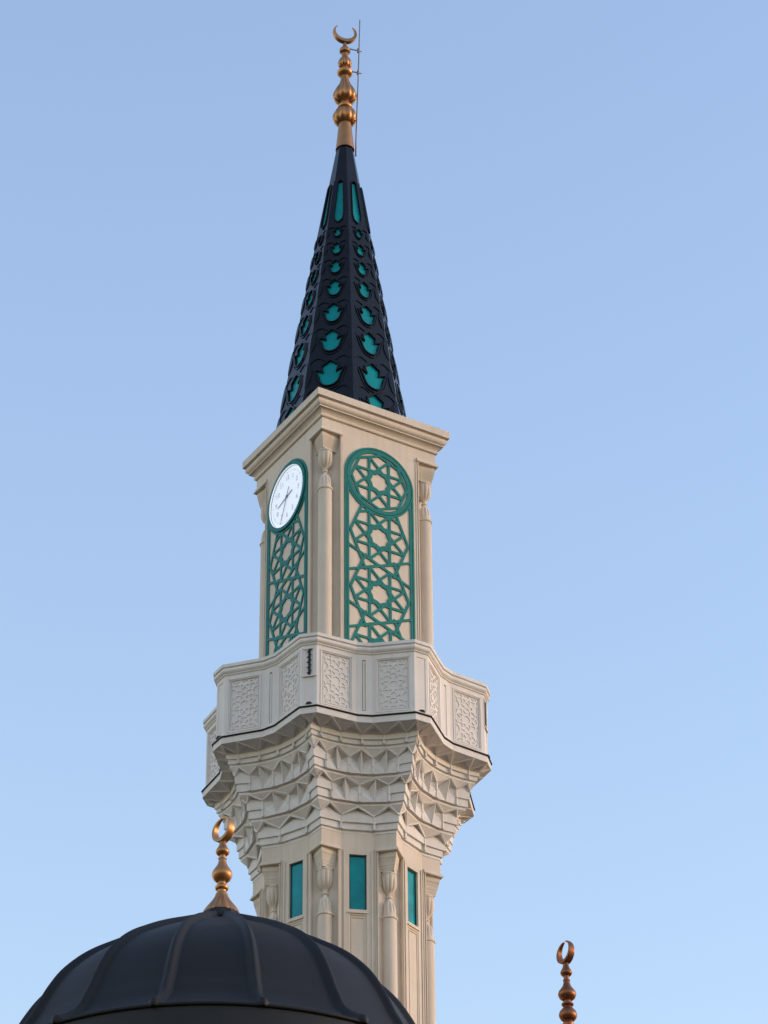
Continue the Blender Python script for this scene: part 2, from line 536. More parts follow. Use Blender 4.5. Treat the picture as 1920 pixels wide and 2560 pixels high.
for ti, (zt, zb, rt_, s_, brk, smt, stars) in enumerate(TIERS):
    pl = tier_poly(rt_, s_, brk, smt)
    mb = MB()
    zl = zb+.040
    z1 = zt-(zt-zl)*.50
    O1, O2 = .062, .034
    def W(u, off, z):
        p = ev(pl, u); q = p+p.normalized()*off
        return Vector((q.x, q.y, z))
    def U(u):
        p = ev(upper, u); return Vector((p.x, p.y, z_up))
    ncell = len(brk)-1
    for i in range(ncell):
        a, b = brk[i], brk[i+1]; um = (a+b)/2; du = b-a
        ins = [u for u, _ in pl if a-1e-9 <= u <= b+1e-9]
        star_ = i in stars
        prof = [(O1, zt), (O1, z1), (O2, z1-.006), (O2, zl+.004), (.004, zl-.004), (.006, zb+.006), (0, zb)]
        if star_: prof = [(O2, zl+.004), (.004, zl-.004), (.006, zb+.006), (0, zb)]
        for x, y in zip(ins, ins[1:]):
            for (o0, za), (o1, zc) in zip(prof, prof[1:]):
                mb.face((W(x, o0, za), W(y, o0, za), W(y, o1, zc), W(x, o1, zc)))
        A = U(um)
        L, Rr = W(a, O1, zt), W(b, O1, zt)
        if star_:
            Bc = W(um, .046, zl+.002)
            hh_ = zt-zl
            zm = zt-hh_*.50
            for e in (a, b):
                sg = 1 if e == a else -1
                Lt, Lm, Lb = W(e, O1, zt), W(e, O1, zm), W(e, O1*.8, zl)
                Iq = W(e+sg*du*.33, -.018, zt-.014)
                mb.face((Lt, Lm, Iq)); mb.face((Lt, Iq, A))
                mb.face((Lm, Lb, Bc)); mb.face((Lm, Bc, Iq))
                mb.face((Iq, Bc, A))
                mb.face((Lb, W(e, O2-.004, zl+.004), W(um, O2-.004, zl+.004), Bc))
            mb.bar(A, Bc, Vector((A.x, A.y, -.4)), .010, -.004, .004)
        else:
            # deep triangular soffit panel, apex pushed in behind the lip
            tops = [W(u, O1, zt) for u in ins]
            H = (A+(L+Rr)/2)/2
            H = H-Vector((H.x, H.y, 0)).normalized()*.035
            H.z = max(z_up-.004, zt+.05)
            for p, q in zip(tops, tops[1:]): mb.face((p, q, H))
            mb.face((L, H, A)); mb.face((H, Rr, A))
        # raised arrises from the rib heads to the apex
        for P_ in (L, Rr):
            n = (A-P_).cross(Vector((-P_.y, P_.x, 0))).normalized()
            if n.z > 0: n = -n
            mb.bar(P_, A, n, .026, -.012, .010)
    # fans from the rib heads to the lip above
    for i, u in enumerate(brk):
        Pt = W(u, O1, zt)
        u0 = (brk[i-1]+u)/2 if i else 0
        u1 = (brk[i+1]+u)/2 if i < ncell else 1
        us = sorted({u0, u1, *([u] if 0 < u < 1 else []), *[q for q, _ in upper if u0 < q < u1]})
        for x, y in zip(us, us[1:]): mb.face((Pt, U(x), U(y)))
        if 0 < i < ncell:
            p = ev(pl, u); r_ = Vector((*p.normalized(), 0)); t_ = Vector((-r_.y, r_.x, 0))
            wd = .026
            mb.box(W(u, -.02, zl+.002)-t_*wd/2, t_*wd, r_*(.02+O1+.006), Vector((0, 0, zt-zl-.002)))
            mb.box(W(u, 0, (zt+zl)/2-.012)-t_*wd*.8, t_*wd*1.6, r_*(O1+.012), Vector((0, 0, .016)))
            if ti in (1, 2):
                pass
    v0, f0 = mb.v, mb.f
    full = MB()
    for k in range(8):
        rot = Matrix.Rotation(R(45*k), 3, 'Z')
        b0 = len(full.v)
        full.v += [tuple(rot @ Vector(q)) for q in v0]
        full.f += [[b0+i for i in f] for f in f0]
    full.sm = [False]*len(full.f)
    full.build('corbel_tier', 'white', tower)
    upper, z_up = pl, zb
# bottom soffit of the lowest tier
mb = MB()
ring = []
pl = tier_poly(1.212, .120, [0, .28, .70, 1])
for k in range(8):
    for u, p in pl[:-1]:
        q = Matrix.Rotation(R(45*k), 2) @ p
        ring.append((q.x, q.y))
mb.sweep(ring, [(0, 20.0545), (-.012, 20.043), (-.03, 20.041), (-.2, 20.039)])
mb.build('corbel_fillet', 'beige', tower)

# ---- balcony: slab, parapet, handrail
bal = []
for k in range(8):
    bal += [P2(RB, 45*k-CA), P2(RB, 45*k+CA), P2(RBV, 45*k+22.5-CV), P2(RBV, 45*k+22.5+CV)]
mb = MB()
mb.sweep(bal, [(-.06, 21.299), (-.035, 21.300), (-.018, 21.306), (-.018, 21.390), (-.2, 21.390)])
mb.build('balcony_slab', 'white', tower)
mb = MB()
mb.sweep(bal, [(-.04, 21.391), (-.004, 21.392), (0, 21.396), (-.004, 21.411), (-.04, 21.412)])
mb.build('shadow_gap_strip', 'black', tower)  # black band painted in for the shade of the gap below the parapet
PZ0, PZ1 = 21.413, 22.290
par = offset(bal, -.05)
parapet = MB()
nb = len(par)
facets = []
for i in range(nb):
    p, q = Vector(par[i]), Vector(par[(i+1) % nb])
    w = (q-p).length
    u = Vector((*(q-p).normalized(), 0)); n = Vector((u.y, -u.x, 0)); o = Vector((*(p+q)/2, 0))
    kind = i % 4      # 0 tip chamfer, 1 facet, 2 valley, 3 facet
    h = PZ1-PZ0
    if kind == 0:
        holes = [(-w/2+.035, w/2-.035, PZ0+.06, PZ1-.055, .008, .004, True)]
    elif kind == 2:
        holes = [(-.022, .022, PZ0+.075, PZ1-.07, .022, .006, True)]
    else:
        holes = [(-w/2+.075, w/2-.075, PZ0+.075, PZ1-.075, .020, .012, True)]
        facets.append((o, u, n, w))
    wall_with_holes(parapet, o, u, (0, 0, 1), n, -w/2, w/2, PZ0, PZ1, holes)
    if kind == 2:
        parapet.box(o-u*.011+n*-.02+Vector((0, 0, PZ0+.085)), u*.022, n*.016, Vector((0, 0, h-.175)))
    if kind in (1, 3):
        # outer frame moulding of the panel
        a, b, c, d = -w/2+.055, w/2-.055, PZ0+.055, PZ1-.055
        Q = lambda x, z: o+u*x+Vector((0, 0, z))
        for (x0, z0), (x1, z1) in (((a, c), (b, c)), ((a, d), (b, d)), ((a, c), (a, d)), ((b, c), (b, d))):
            parapet.bar(Q(x0, z0), Q(x1, z1), n, .013, -.004, .008, ext=.006)
# inner face of the parapet and base moulding
parapet.sweep(bal, [(-.16, 21.395), (-.16, 22.31)])
parapet.sweep(bal, [(-.051, 21.412), (-.020, 21.415), (-.020, 21.435), (-.044, 21.447), (-.051, 21.447)])
pobj = parapet.build('parapet', 'white', tower)
pan_me = None
for (o, u, n, w) in facets:
    hw = w/2-.089; z0, z1 = PZ0+.089, PZ1-.089
    zc = (z0+z1)/2; hh = (z1-z0)/2
    if pan_me is None:
        L = MB()
        ro = hw*.97; per = ro*2.02
        seg = []
        for i in (-1, 0, 1):
            seg += [((a[0], a[1]+per*i), (b[0], b[1]+per*i)) for a, b in panel_lines(1, ro, per, hw, 0, 0)]
        def fpan(X, Y):
            D = seg_dist(seg, X, Y)-.0085
            E = np.maximum(np.abs(X)-hw, np.abs(Y)-hh)
            return np.maximum(np.minimum(D, -(E+.010)), E)
        cut_plate(L, fpan, -hw-.01, hw+.01, -hh-.01, hh+.01, .004, -.004, .008)
        lo = L.build('lattice_panel', 'white', pobj)
        pan_me = lo.data
    else:
        lo = bpy.data.objects.new('lattice_panel', pan_me)
        col.objects.link(lo); lo.parent = pobj
    mm_ = Matrix((u, Vector((0, 0, 1)), n)).transposed().to_4x4()
    mm_.translation = o+Vector((0, 0, zc))-n*.020
    lo.matrix_local = mm_
mb = MB()
mb.sweep(bal, [(-.19, 22.280), (-.051, 22.282), (-.048, 22.298), (-.036, 22.303), (-.033, 22.318), (-.022, 22.326), (-.009, 22.342), (-.005, 22.360), (-.009, 22.378), (-.021, 22.391),
               (-.020, 22.397), (-.003, 22.401), (0, 22.406), (0, 22.446), (-.006, 22.4509), (-.19, 22.4505), (-.19, 22.280)])
mb.build('handrail', 'white', tower)
# small hooded spotlights at the foot of the chamfers
for k in range(8):
    c = MB()
    x, y = P2(RB*cos(R(CA))-.05, 45*k)
    c.lathe([(.046, 0), (.046, .008), (.043, .022), (.033, .036), (.016, .045), (.002, .048)], (x, y, 21.436), 20)
    c.build('spotlight', 'black', tower, sharp=50)
# louvred opening with bird spikes in the upper half of two chamfers
for k in (0, 2):
    c = MB()
    t = Vector((cos(R(45*k)), sin(R(45*k)), 0)); n = Vector((sin(R(45*k)), -cos(R(45*k)), 0))
    o = Vector((*P2(RB*cos(R(CA))-.05, 45*k), 0))
    Z = lambda z: Vector((0, 0, z))
    c.box(o-t*.088+Z(21.845)-n*.004, t*.176, n*.020, Z(.016))
    c.box(o-t*.088+Z(22.245)-n*.004, t*.176, n*.014, Z(.012))
    c.box(o-t*.098+Z(21.845)-n*.004, t*.010, n*.013, Z(.412))
    c.box(o+t*.050+Z(21.862)-n*.004, t*.048, n*.013, Z(.382))
    hatch = c.build('hatch_frame', 'white', tower)
    d = MB()
    d.box(o-t*.012+Z(21.863)-n*.006, t*.028, n*.011, Z(.38))
    for j in range(5):
        z = 21.90+.075*j
        d.face((o-t*.040+Z(z)+n*.010, o-t*.006+Z(z-.014)+n*.010, o-t*.006+Z(z+.014)+n*.010))
        d.face((o+t*.040+Z(z+.03)+n*.010, o+t*.010+Z(z+.018)+n*.010, o+t*.010+Z(z+.044)+n*.010))
    d.build('spike_strip', 'black', hatch)
# balcony floor
mb = MB()
mb.prism(offset(bal, -.15), 21.36, 21.387, bot=False, top=True)
mb.build('balcony_floor', 'white', tower)

# ---- upper shaft
RS = 1.25
Z_UN, Z_UT = 25.974, 26.25
sq = [P2(RS, 90*k) for k in range(4)]
mb = MB()
mb.prism(sq, Z_UN, Z_UT, bot=True)
cut = .27
ch = []
for k in range(4):
    tip = Vector(P2(RS, 90*k))
    l = (Vector(P2(RS, 90*k-90))-tip).normalized(); r_ = (Vector(P2(RS, 90*k+90))-tip).normalized()
    a, b = tip+l*cut, tip+r_*cut
    ax_ = -tip.normalized()*.04
    ch += [tuple(a), tuple(a+ax_), tuple(b+ax_), tuple(b)]
    nl = Vector((-l.y, l.x, 0)); nr = Vector((r_.y, -r_.x, 0))
    if nl.dot(Vector((*tip, 0))) < 0: nl = -nl
    if nr.dot(Vector((*tip, 0))) < 0: nr = -nr
    for pt_, d, nn in ((a, -(-l), nl), (b, r_, nr)):
        for dist, wd, dp in ((.014, .014, .016), (.042, .016, .009)):
            e = pt_+d*dist
            mb.bar((*e, 21.35), (*e, Z_UN+.014), nn, wd, -.01, dp)
    mb.sweep_open([a+l*.03, tip, b+r_*.03], [(-.01, Z_UN+.002), (.024, Z_UN+.004), (.034, Z_UN+.014), (.031, Z_UN+.034), (.018, Z_UN+.046), (.016, Z_UN+.066), (-.01, Z_UN+.072)])
mb.prism(ch, 21.3, Z_UN-.0005)
mb.build('upper_shaft', 'beige', tower)
for k in range(4):
    colonnette('colonnette', 90*k, 1.085, Z_UN, 21.35, 1.019, RS, 45)

# ---- cornice
mb = MB()
mb.sweep(sq, [(-.01, 26.195), (.014, 26.197), (.026, 26.206), (.031, 26.222), (.028, 26.238), (.020, 26.246), (.024, 26.252), (.034, 26.270), (.050, 26.288), (.072, 26.300),
              (.084, 26.303), (.086, 26.318), (.080, 26.322), (.088, 26.326), (.106, 26.338), (.118, 26.358), (.121, 26.384), (.113, 26.408), (.107, 26.416),
              (.118, 26.424), (.1474, 26.430), (.1474, 26.538), (.141, 26.5443), (-.25, 26.575), (-.6, 26.58)])
mb.build('cornice', 'beige', tower, sharp=28)

# ---- green lattice screens on the four faces
ZC, RO, PER, HW, HO = 25.43, .442, .875, .466, .532
VB = 21.55-ZC
scr_me = {}
for k in range(4):
    a = 45+90*k
    n = Vector((sin(R(a)), -cos(R(a)), 0)); u = Vector((cos(R(a)), sin(R(a)), 0)); v = Vector((0, 0, 1))
    is_clock = (k == 3)
    if is_clock not in scr_me:
        mb = MB()
        seg = [((p[0], p[1]-PER), (q[0], q[1]-PER)) for p, q in panel_lines(4, RO, PER, HW+.03, VB, 0)]
        ros = rosette((0, 0), RO*.965)
        def fscr(X, Y):
            rr = np.hypot(X, Y)
            box_ = np.maximum(np.abs(X)-HO, np.maximum(Y, VB-Y))
            inner = np.maximum(np.abs(X)-HW, np.maximum(Y, VB+.07-Y))
            stile = np.maximum(box_, -inner)
            bars = np.maximum(np.maximum(seg_dist(seg, X, Y)-.0175, np.maximum(np.abs(X)-HW-.01, VB-Y)), .49-rr)
            bars = np.maximum(bars, Y+.2)
            ring = np.maximum(rr-HO, .440-rr)
            D = np.minimum(np.minimum(stile, bars), ring)
            if not is_clock:
                D = np.minimum(D, np.maximum(seg_dist(ros, X, Y)-.0175, rr-.46))
            groove = np.abs(rr-.501)-.0045
            gs = np.maximum(np.abs(np.abs(X)-.501)-.0045, Y)
            return np.maximum(D, -np.minimum(groove, np.where(rr > .52, gs, 1)))
        cut_plate(mb, fscr, -HO-.01, HO+.01, VB-.01, HO+.01, .004, .001, .016)
        # dark back strip under the groove
        for i in range(96):
            t0, t1 = 2*pi*i/96, 2*pi*(i+1)/96
            mb.face([(r*cos(t), r*sin(t), .006) for r, t in ((.49, t0), (.512, t0), (.512, t1), (.49, t1))])
        for sg in (-1, 1):
            mb.face([(sg*x, y, .006) for x, y in ((.49, VB), (.512, VB), (.512, -.1), (.49, -.1))])
        if is_clock:
            ring = []
            for i in range(97):
                t = 2*pi*i/96
                ring.append([mb.V((r*cos(t), r*sin(t), h)) for r, h in ((.446, .012), (.446, .036), (.495, .036), (.4955, .012))])
            for A, B in zip(ring, ring[1:]):
                for j in range(3): mb.facei((A[j], B[j], B[j+1], A[j+1]))
            for t in (10, 75, 140, 200, 262, 325):
                p = Vector((.476*cos(R(t)), .472*sin(R(t)), .036))
                mb.bar(p-Vector((.007, 0, 0)), p+Vector((.007, 0, 0)), (0, 0, 1), .014, 0, .007)
        so = mb.build('lattice_screen', 'green', tower)
        scr_me[is_clock] = so.data
    else:
        so = bpy.data.objects.new('lattice_screen', scr_me[is_clock])
        col.objects.link(so); so.parent = tower
    mm_ = Matrix((u, v, n)).transposed().to_4x4()
    mm_.translation = n*(RS*cos(R(45)))+v*ZC-u*.012
    so.matrix_local = mm_

# ---- clock (lit dial behind the ring)
a = -45+PHI/R(1)
n = Vector((sin(R(a)), -cos(R(a)), 0)); u = Vector((cos(R(a)), sin(R(a)), 0)); v = Vector((0, 0, 1))
clk = empty('tower_clock', 'round lit white clock dial reading just past half eight on the shaded minaret face', 'clock', n*(RS*cos(R(45)))+v*ZC)
clk.matrix_world = Matrix((u, v, n)).transposed().to_4x4()
clk.location = n*(RS*cos(R(45)))+v*ZC-u*.012
d = MB()
d.lathe([(.441, .002), (.441, .010)], (0, 0, 0), 96, smooth=False)
d.build('dial', 'dial', clk)
d = MB()
rim = [[d.V((r*cos(2*pi*i/96), r*sin(2*pi*i/96), h)) for r, h in ((.4455, .004), (.4415, .004), (.4415, .037), (.4455, .037))] for i in range(97)]
for A, B in zip(rim, rim[1:]):
    for j in range(4): d.facei((A[j], B[j], B[(j+1) % 4], A[(j+1) % 4]))
d.build('light_box_rim', 'dial', clk)
def hand(name, bearing, ln, tail, w, z):
    h = MB()
    t = Vector((sin(R(bearing)), cos(R(bearing)), 0)); s_ = Vector((t.y, -t.x, 0)); zz = Vector((0, 0, z)); th = Vector((0, 0, .004))
    q = [-t*tail-s_*w*.4, -t*tail+s_*w*.4, s_*w*.6, t*ln*.85+s_*w*.35, t*ln, t*ln*.85-s_*w*.35, -s_*w*.6]
    bot = [h.V(p+zz) for p in q]; top = [h.V(p+zz+th) for p in q]
    h.facei(bot[::-1]); h.facei(top)
    for i in range(len(q)): h.facei((bot[i], bot[(i+1) % len(q)], top[(i+1) % len(q)], top[i]))
    return h.build(name, 'ink', clk)
hand('hour_hand', 257, .27, .14, .020, .016)
hand('minute_hand', 204, .40, .14, .015, .022)
h = MB(); h.lathe([(.022, .012), (.022, .03), (.012, .034)], (0, 0, 0), 20); h.build('hub', 'ink', clk)
for i in range(1, 13):
    cu = bpy.data.curves.new('numeral', 'FONT')
    cu.body = str(i); cu.size = .105; cu.align_x = 'CENTER'; cu.align_y = 'CENTER'; cu.extrude = .0015
    tmp = bpy.data.objects.new('numeral', cu)
    col.objects.link(tmp)
    dg = bpy.context.evaluated_depsgraph_get()
    me = bpy.data.meshes.new_from_object(tmp.evaluated_get(dg))
    bpy.data.objects.remove(tmp)
    me.materials.clear(); me.materials.append(M['pale_ink'])
    o = bpy.data.objects.new('numeral', me)
    col.objects.link(o); o.parent = clk
    o.location = (.295*sin(R(30*i)), .295*cos(R(30*i)), .0145)
tk = MB()
for i in range(60):
    t = R(6*i); r0, r1, w = (.365, .395, .010) if i % 5 == 0 else (.376, .388, .008)
    dd = Vector((sin(t), cos(t), 0))
    tk.bar(dd*r0, dd*r1, (0, 0, 1), w, .0125, .0145)
for i in range(120):
    t0, t1 = 2*pi*i/120, 2*pi*(i+1)/120
    tk.face([(r*cos(t), r*sin(t), .0135) for r, t in ((.3815, t0), (.3825, t0), (.3825, t1), (.3815, t1))])
tk.build('minute_track', 'pale_ink', clk)

# ---- spire
SZ0, SZ1, SR0, SR1 = 26.5, 31.87, .940, .115
def SR(z): return SR0+(SR1-SR0)*(z-SZ0)/(SZ1-SZ0)
def FP(k, s, z, d=0):
    """point on face k: s along the width, z height, d proud of the face"""
    a = 45*k
    n = Vector((sin(R(a)), -cos(R(a)), 0)); t = Vector((cos(R(a)), sin(R(a)), 0))
    lean = .025*(SZ1-z)/(SZ1-SZ0)              # the cone was set a little off the shaft's axis
    return n*(SR(z)*cos(R(22.5))+d)+t*s+Vector((-cos(PHI)*lean, sin(PHI)*lean, z))
def HWZ(z): return SR(z)*sin(R(22.5))
TULIP = [(.52, .14), (.43, .02), (.375, -.08), (.345, -.18), (.31, -.27), (.24, -.345), (.13, -.40), (0, -.42),
         (-.13, -.40), (-.24, -.345), (-.31, -.27), (-.345, -.18), (-.375, -.08), (-.43, .02), (-.52, .14),
         (-.36, .085), (-.225, .035), (-.255, .16), (-.285, .27), (-.14, .345), (0, .44), (.14, .345), (.285, .27), (.255, .16), (.225, .035), (.36, .085)]
ROWS = [(26.66, .40, .47), (27.241, .372, .445), (27.856, .315, .385), (28.39, .268, .335), (28.878, .222, .29), (29.289, .180, .235), (29.654, .152, .205), (29.985, .118, .165)]
LONG = [(.030, 31.17), (.062, 30.36), (.048, 30.25), (.0, 30.20), (-.048, 30.25), (-.062, 30.36), (-.030, 31.17), (0, 31.195)]
spire = MB()
PL = .013                                     # relief plate thickness
ZT = 31.06
holes_all = []
for k in range(8):
    holes = []
    for zc, w, h in ROWS:
        holes.append([(x*w, max(26.53, zc+y*h/.86)) for x, y in TULIP])
    lp = [(x, z-.15) if z > 31 else (x, z) for x, z in LONG]
    holes.append(lp)
    outer = [(-HWZ(26.505)-.009, 26.505), (HWZ(26.505)+.009, 26.505), (HWZ(ZT)+.009, ZT), (-HWZ(ZT)-.009, ZT)]
    loops = [outer]+holes
    flat = [q for l in loops for q in l]
    tris = tessellate_polygon([[Vector((x, z, 0)) for x, z in l] for l in loops])
    idx = [spire.V(FP(k, x, z, PL)) for x, z in flat]
    for t in tris: spire.facei([idx[i] for i in t])
    for l in holes:
        for i in range(len(l)):
            p, q = l[i], l[(i+1) % len(l)]
            spire.face((FP(k, *p, PL), FP(k, *q, PL), FP(k, *q, -.004), FP(k, *p, -.004)))
    # raised rims round the tulips and the long lights
    def ridge(pts, w, d0, d1, closed=True):
        n_ = len(pts)
        ins, outs = [], []
        for i in range(n_):
            p0 = Vector(pts[i-1]) if (closed or i) else Vector(pts[0])
            p1 = Vector(pts[i]); p2 = Vector(pts[(i+1) % n_]) if (closed or i < n_-1) else Vector(pts[-1])
            if not closed and i == 0: p0 = p1-(p2-p1)
            if not closed and i == n_-1: p2 = p1+(p1-p0)
            a_ = (p1-p0).normalized(); b_ = (p2-p1).normalized()
            n1 = Vector((a_.y, -a_.x)); n2 = Vector((b_.y, -b_.x))
            mt = (n1+n2)/max(.6, 1+n1.dot(n2))
            ins.append(p1); outs.append(p1+mt*w)
        rng = range(n_) if closed else range(n_-1)
        for i in rng:
            j = (i+1) % n_
            a0, a1, b0, b1 = ins[i], ins[j], outs[i], outs[j]
            am, bm_ = a0.lerp(b0, .3), a1.lerp(b1, .3)
            spire.face((FP(k, *a0, d0), FP(k, *a1, d0), FP(k, *a1.lerp(b1, .25), d1), FP(k, *a0.lerp(b0, .25), d1)))
            spire.face((FP(k, *a0.lerp(b0, .25), d1), FP(k, *a1.lerp(b1, .25), d1), FP(k, *a1.lerp(b1, .75), d1), FP(k, *a0.lerp(b0, .75), d1)))
            spire.face((FP(k, *a0.lerp(b0, .75), d1), FP(k, *a1.lerp(b1, .75), d1), FP(k, *b1, d0), FP(k, *b0, d0)))
    def area(l): return sum(l[i-1][0]*l[i][1]-l[i][0]*l[i-1][1] for i in range(len(l)))
    for ri, (zc, w, h) in enumerate(ROWS):
        l = holes[ri]
        if area(l) < 0: l = l[::-1]
        ridge(l, .028*w/.37+.006, PL-.003, PL+.022)
        # outer cup line, sweeping up beyond the petal tips, and scrolls to the edge
        sc = w
        cup = [(x*sc, max(26.53, zc+y*h/.86)) for x, y in ((-.66, .30), (-.60, .14), (-.53, -.04), (-.47, -.20), (-.40, -.34), (-.29, -.45), (-.14, -.52), (0, -.545), (.14, -.52), (.29, -.45), (.40, -.34), (.47, -.20), (.53, -.04), (.60, .14), (.66, .30))]
        ridge(cup, .022*w/.37+.004, PL-.003, PL+.013, closed=False)
        ze = zc+h*.62
        if ze < 30.2:
            for sg in (-1, 1):
                hw = HWZ(ze)
                arc = [(sg*(hw*(.97-.75*t)), ze-h*.10+h*.24*sin(pi*t*.9)*(1-t*.4)) for t in (0, .2, .4, .6, .8, 1)]
                if sg > 0: arc = arc[::-1]
                ridge(arc, .018*w/.37+.004, PL-.003, PL+.012, closed=False)
                # lobed edge leaf that makes the stepped silhouette
                z0_, z1_ = max(26.53, zc-h*.50), zc+h*.58
                lf = []
                for t in (0, .15, .35, .5, .65, .85, 1):
                    z = z0_+(z1_-z0_)*t
                    lf.append((sg*(HWZ(z)*(1-.20*sin(pi*t)**.7)), z))
                for i in range(len(lf)-1):
                    (x0, za), (x1, zb_) = lf[i], lf[i+1]
                    hi = [PL+.004+.012*sin(pi*t)**.5 for t in (i/6, (i+1)/6)]
                    e0, e1 = sg*(HWZ(za)+.0125), sg*(HWZ(zb_)+.0125)
                    spire.face((FP(k, x0, za, hi[0]), FP(k, x1, zb_, hi[1]), FP(k, e1, zb_, hi[1]), FP(k, e0, za, hi[0])))
                    spire.face((FP(k, x0, za, PL-.003), FP(k, x1, zb_, PL-.003), FP(k, x1, zb_, hi[1]), FP(k, x0, za, hi[0])))
                    spire.face((FP(k, e0, za, PL-.003), FP(k, e1, zb_, PL-.003), FP(k, e1, zb_, hi[1]), FP(k, e0, za, hi[0])))
    l = holes[-1]
    if area(l) < 0: l = l[::-1]
    ridge(l, .016, PL-.003, PL+.020)
    # top edge of the relief plate
    spire.face((FP(k, -HWZ(ZT)-.009, ZT, PL), FP(k, HWZ(ZT)+.009, ZT, PL), FP(k, HWZ(ZT), ZT, 0), FP(k, -HWZ(ZT), ZT, 0)))
# plain neck above
octo = lambda z: [FP(k, HWZ(z), z) for k in range(8)]
A, B = octo(ZT-.05), octo(SZ1+.02)
for k in range(8): spire.face((A[k-1], A[k], B[k], B[k-1]))
# base moulding
for z0, z1, e in ((26.49, 26.535, .05),):
    A, B = [FP(k, HWZ(z0)+e*.41, z0, e) for k in range(8)], [FP(k, HWZ(z1)+e*.41, z1, e) for k in range(8)]
    for k in range(8): spire.face((A[k-1], A[k], B[k], B[k-1]))
    spire.face(B)
sp = spire.build('spire', 'navy', tower)
for k in range(8):
    for zc, w, h in ROWS:
        pn = MB()
        l = [(x*w*1.03, max(26.54, zc+y*h/.86*1.03)) for x, y in TULIP]
        tr = tessellate_polygon([[Vector((x, z, 0)) for x, z in l]])
        ix = [pn.V(FP(k, x, z, -.002)) for x, z in l]
        for t in tr: pn.facei([ix[i] for i in t])
        pn.build('tulip_pane', 'teal', sp)
    pn = MB()
    l = [(x*1.04, z-.15) if z > 31 else (x*1.04, z-.002) for x, z in LONG]
    tr = tessellate_polygon([[Vector((x, z, 0)) for x, z in l]])
    ix = [pn.V(FP(k, x, z, -.002)) for x, z in l]
    for t in tr: pn.facei([ix[i] for i in t])
    pn.build('tall_pane', 'teal', sp)

# ---- finials
def crescent(mb, c, r, gap, tmax, depth, yaw, tilt=0, ns=56):
    """upright crescent ring, opening at the top; depth is the width of the plate"""
    c = Vector(c)
    X = Vector((cos(yaw), sin(yaw), 0)); Y = Vector((-sin(yaw), cos(yaw), 0)); Z = Vector((0, 0, 1))
    Xt = X*cos(tilt)+Z*sin(tilt); Zt = Z*cos(tilt)-X*sin(tilt)
    rings = []
    for i in range(ns+1):
        t = i/ns
        an = R(-90-(180-gap)+2*(180-gap)*t)
        th = .011+tmax*sin(pi*t)**1.0
        dp = depth*(.30+.70*sin(pi*t)**.8)
        dv = Xt*cos(an)+Zt*sin(an)
        ro, ri = r, r-th
        ring = [c+dv*ro*.985-Y*dp/2, c+dv*ro-Y*dp*.3, c+dv*ro+Y*dp*.3, c+dv*ro*.985+Y*dp/2, c+dv*(ri)+Y*dp*.42, c+dv*(ri-.001)-Y*dp*.42]
        rings.append([mb.V(q) for q in ring])
    for A, B in zip(rings, rings[1:]):
        for j in range(6): mb.facei((A[j], B[j], B[(j+1) % 6], A[(j+1) % 6]), True)
    mb.facei(rings[0]); mb.facei(rings[-1])
f = MB()
z0 = 31.84
prof = [(.136, 31.80, 0), (.140, 31.805, 0), (.134, 31.84, 0), (.096, 32.27, 0), (.092, 32.30, 0), (.110, 32.305, .02), (.150, 32.335, .10), (.180, 32.39, .16), (.184, 32.43, .17), (.174, 32.48, .16), (.150, 32.53, .13), (.112, 32.565, .06), (.078, 32.58, 0), (.074, 32.60, 0),
        (.100, 32.608, 0), (.108, 32.625, 0), (.106, 32.645, 0), (.084, 32.655, 0), (.068, 32.662, 0), (.066, 32.715, 0), (.092, 32.722, .04), (.150, 32.76, .12), (.176, 32.81, .16), (.178, 32.855, .17), (.166, 32.91, .17), (.138, 32.97, .15), (.104, 33.03, .13), (.076, 33.10, .11), (.060, 33.18, .08), (.055, 33.225, .03), (.060, 33.232, 0),
        (.095, 33.25, 0), (.114, 33.28, 0), (.116, 33.31, 0), (.100, 33.335, 0), (.070, 33.35, 0), (.054, 33.358, 0), (.052, 33.40, 0), (.076, 33.408, .04), (.100, 33.435, .12), (.105, 33.48, .16), (.094, 33.53, .15), (.066, 33.575, .10), (.046, 33.61, .05), (.043, 33.67, 0),
        (.050, 33.68, 0), (.078, 33.70, 0), (.084, 33.73, 0), (.076, 33.76, 0), (.050, 33.785, 0), (.036, 33.80, 0), (.030, 33.84, 0), (.024, 33.88, 0), (.02, 33.90, 0)]
f.lathe([(r, z) for r, z, _ in prof], (0, 0, 0), 72, 10, [q for *_, q in prof])
fin = f.build('finial', 'gold', tower, sharp=35)
c = MB()
crescent(c, (0, 0, 34.075), .182, 40, .050, .075, R(28)-0*PHI)
c.build('crescent', 'gold', fin, sharp=45)
# ---- lightning rod on brackets
to_local = lambda x, y, z: Matrix.Rotation(-PHI, 3, 'Z') @ Vector((x, y, z))
rod = MB()
rod.tube([to_local(*q) for q in ((.155, -.02, 31.68), (.166, -.02, 32.2), (.185, -.02, 32.8), (.200, -.02, 33.3), (.212, -.02, 33.8), (.225, -.02, 34.33))], [.011, .011, .010, .010, .010, .008], 8)
ro_ = rod.build('lightning_rod', 'steel', tower)
for z, x1 in ((33.735, .25), (33.30, .245)):
    b_ = MB()
    b_.tube([to_local(*q) for q in ((.06, -.02, z+.02), (x1, -.02, z-.035))], .009, 8)
    b_.tube([to_local(*q) for q in ((x1-.055, -.02, z-.055), (x1-.055, -.02, z+.02))], .014, 8)
    b_.build('bracket', 'steel', ro_)

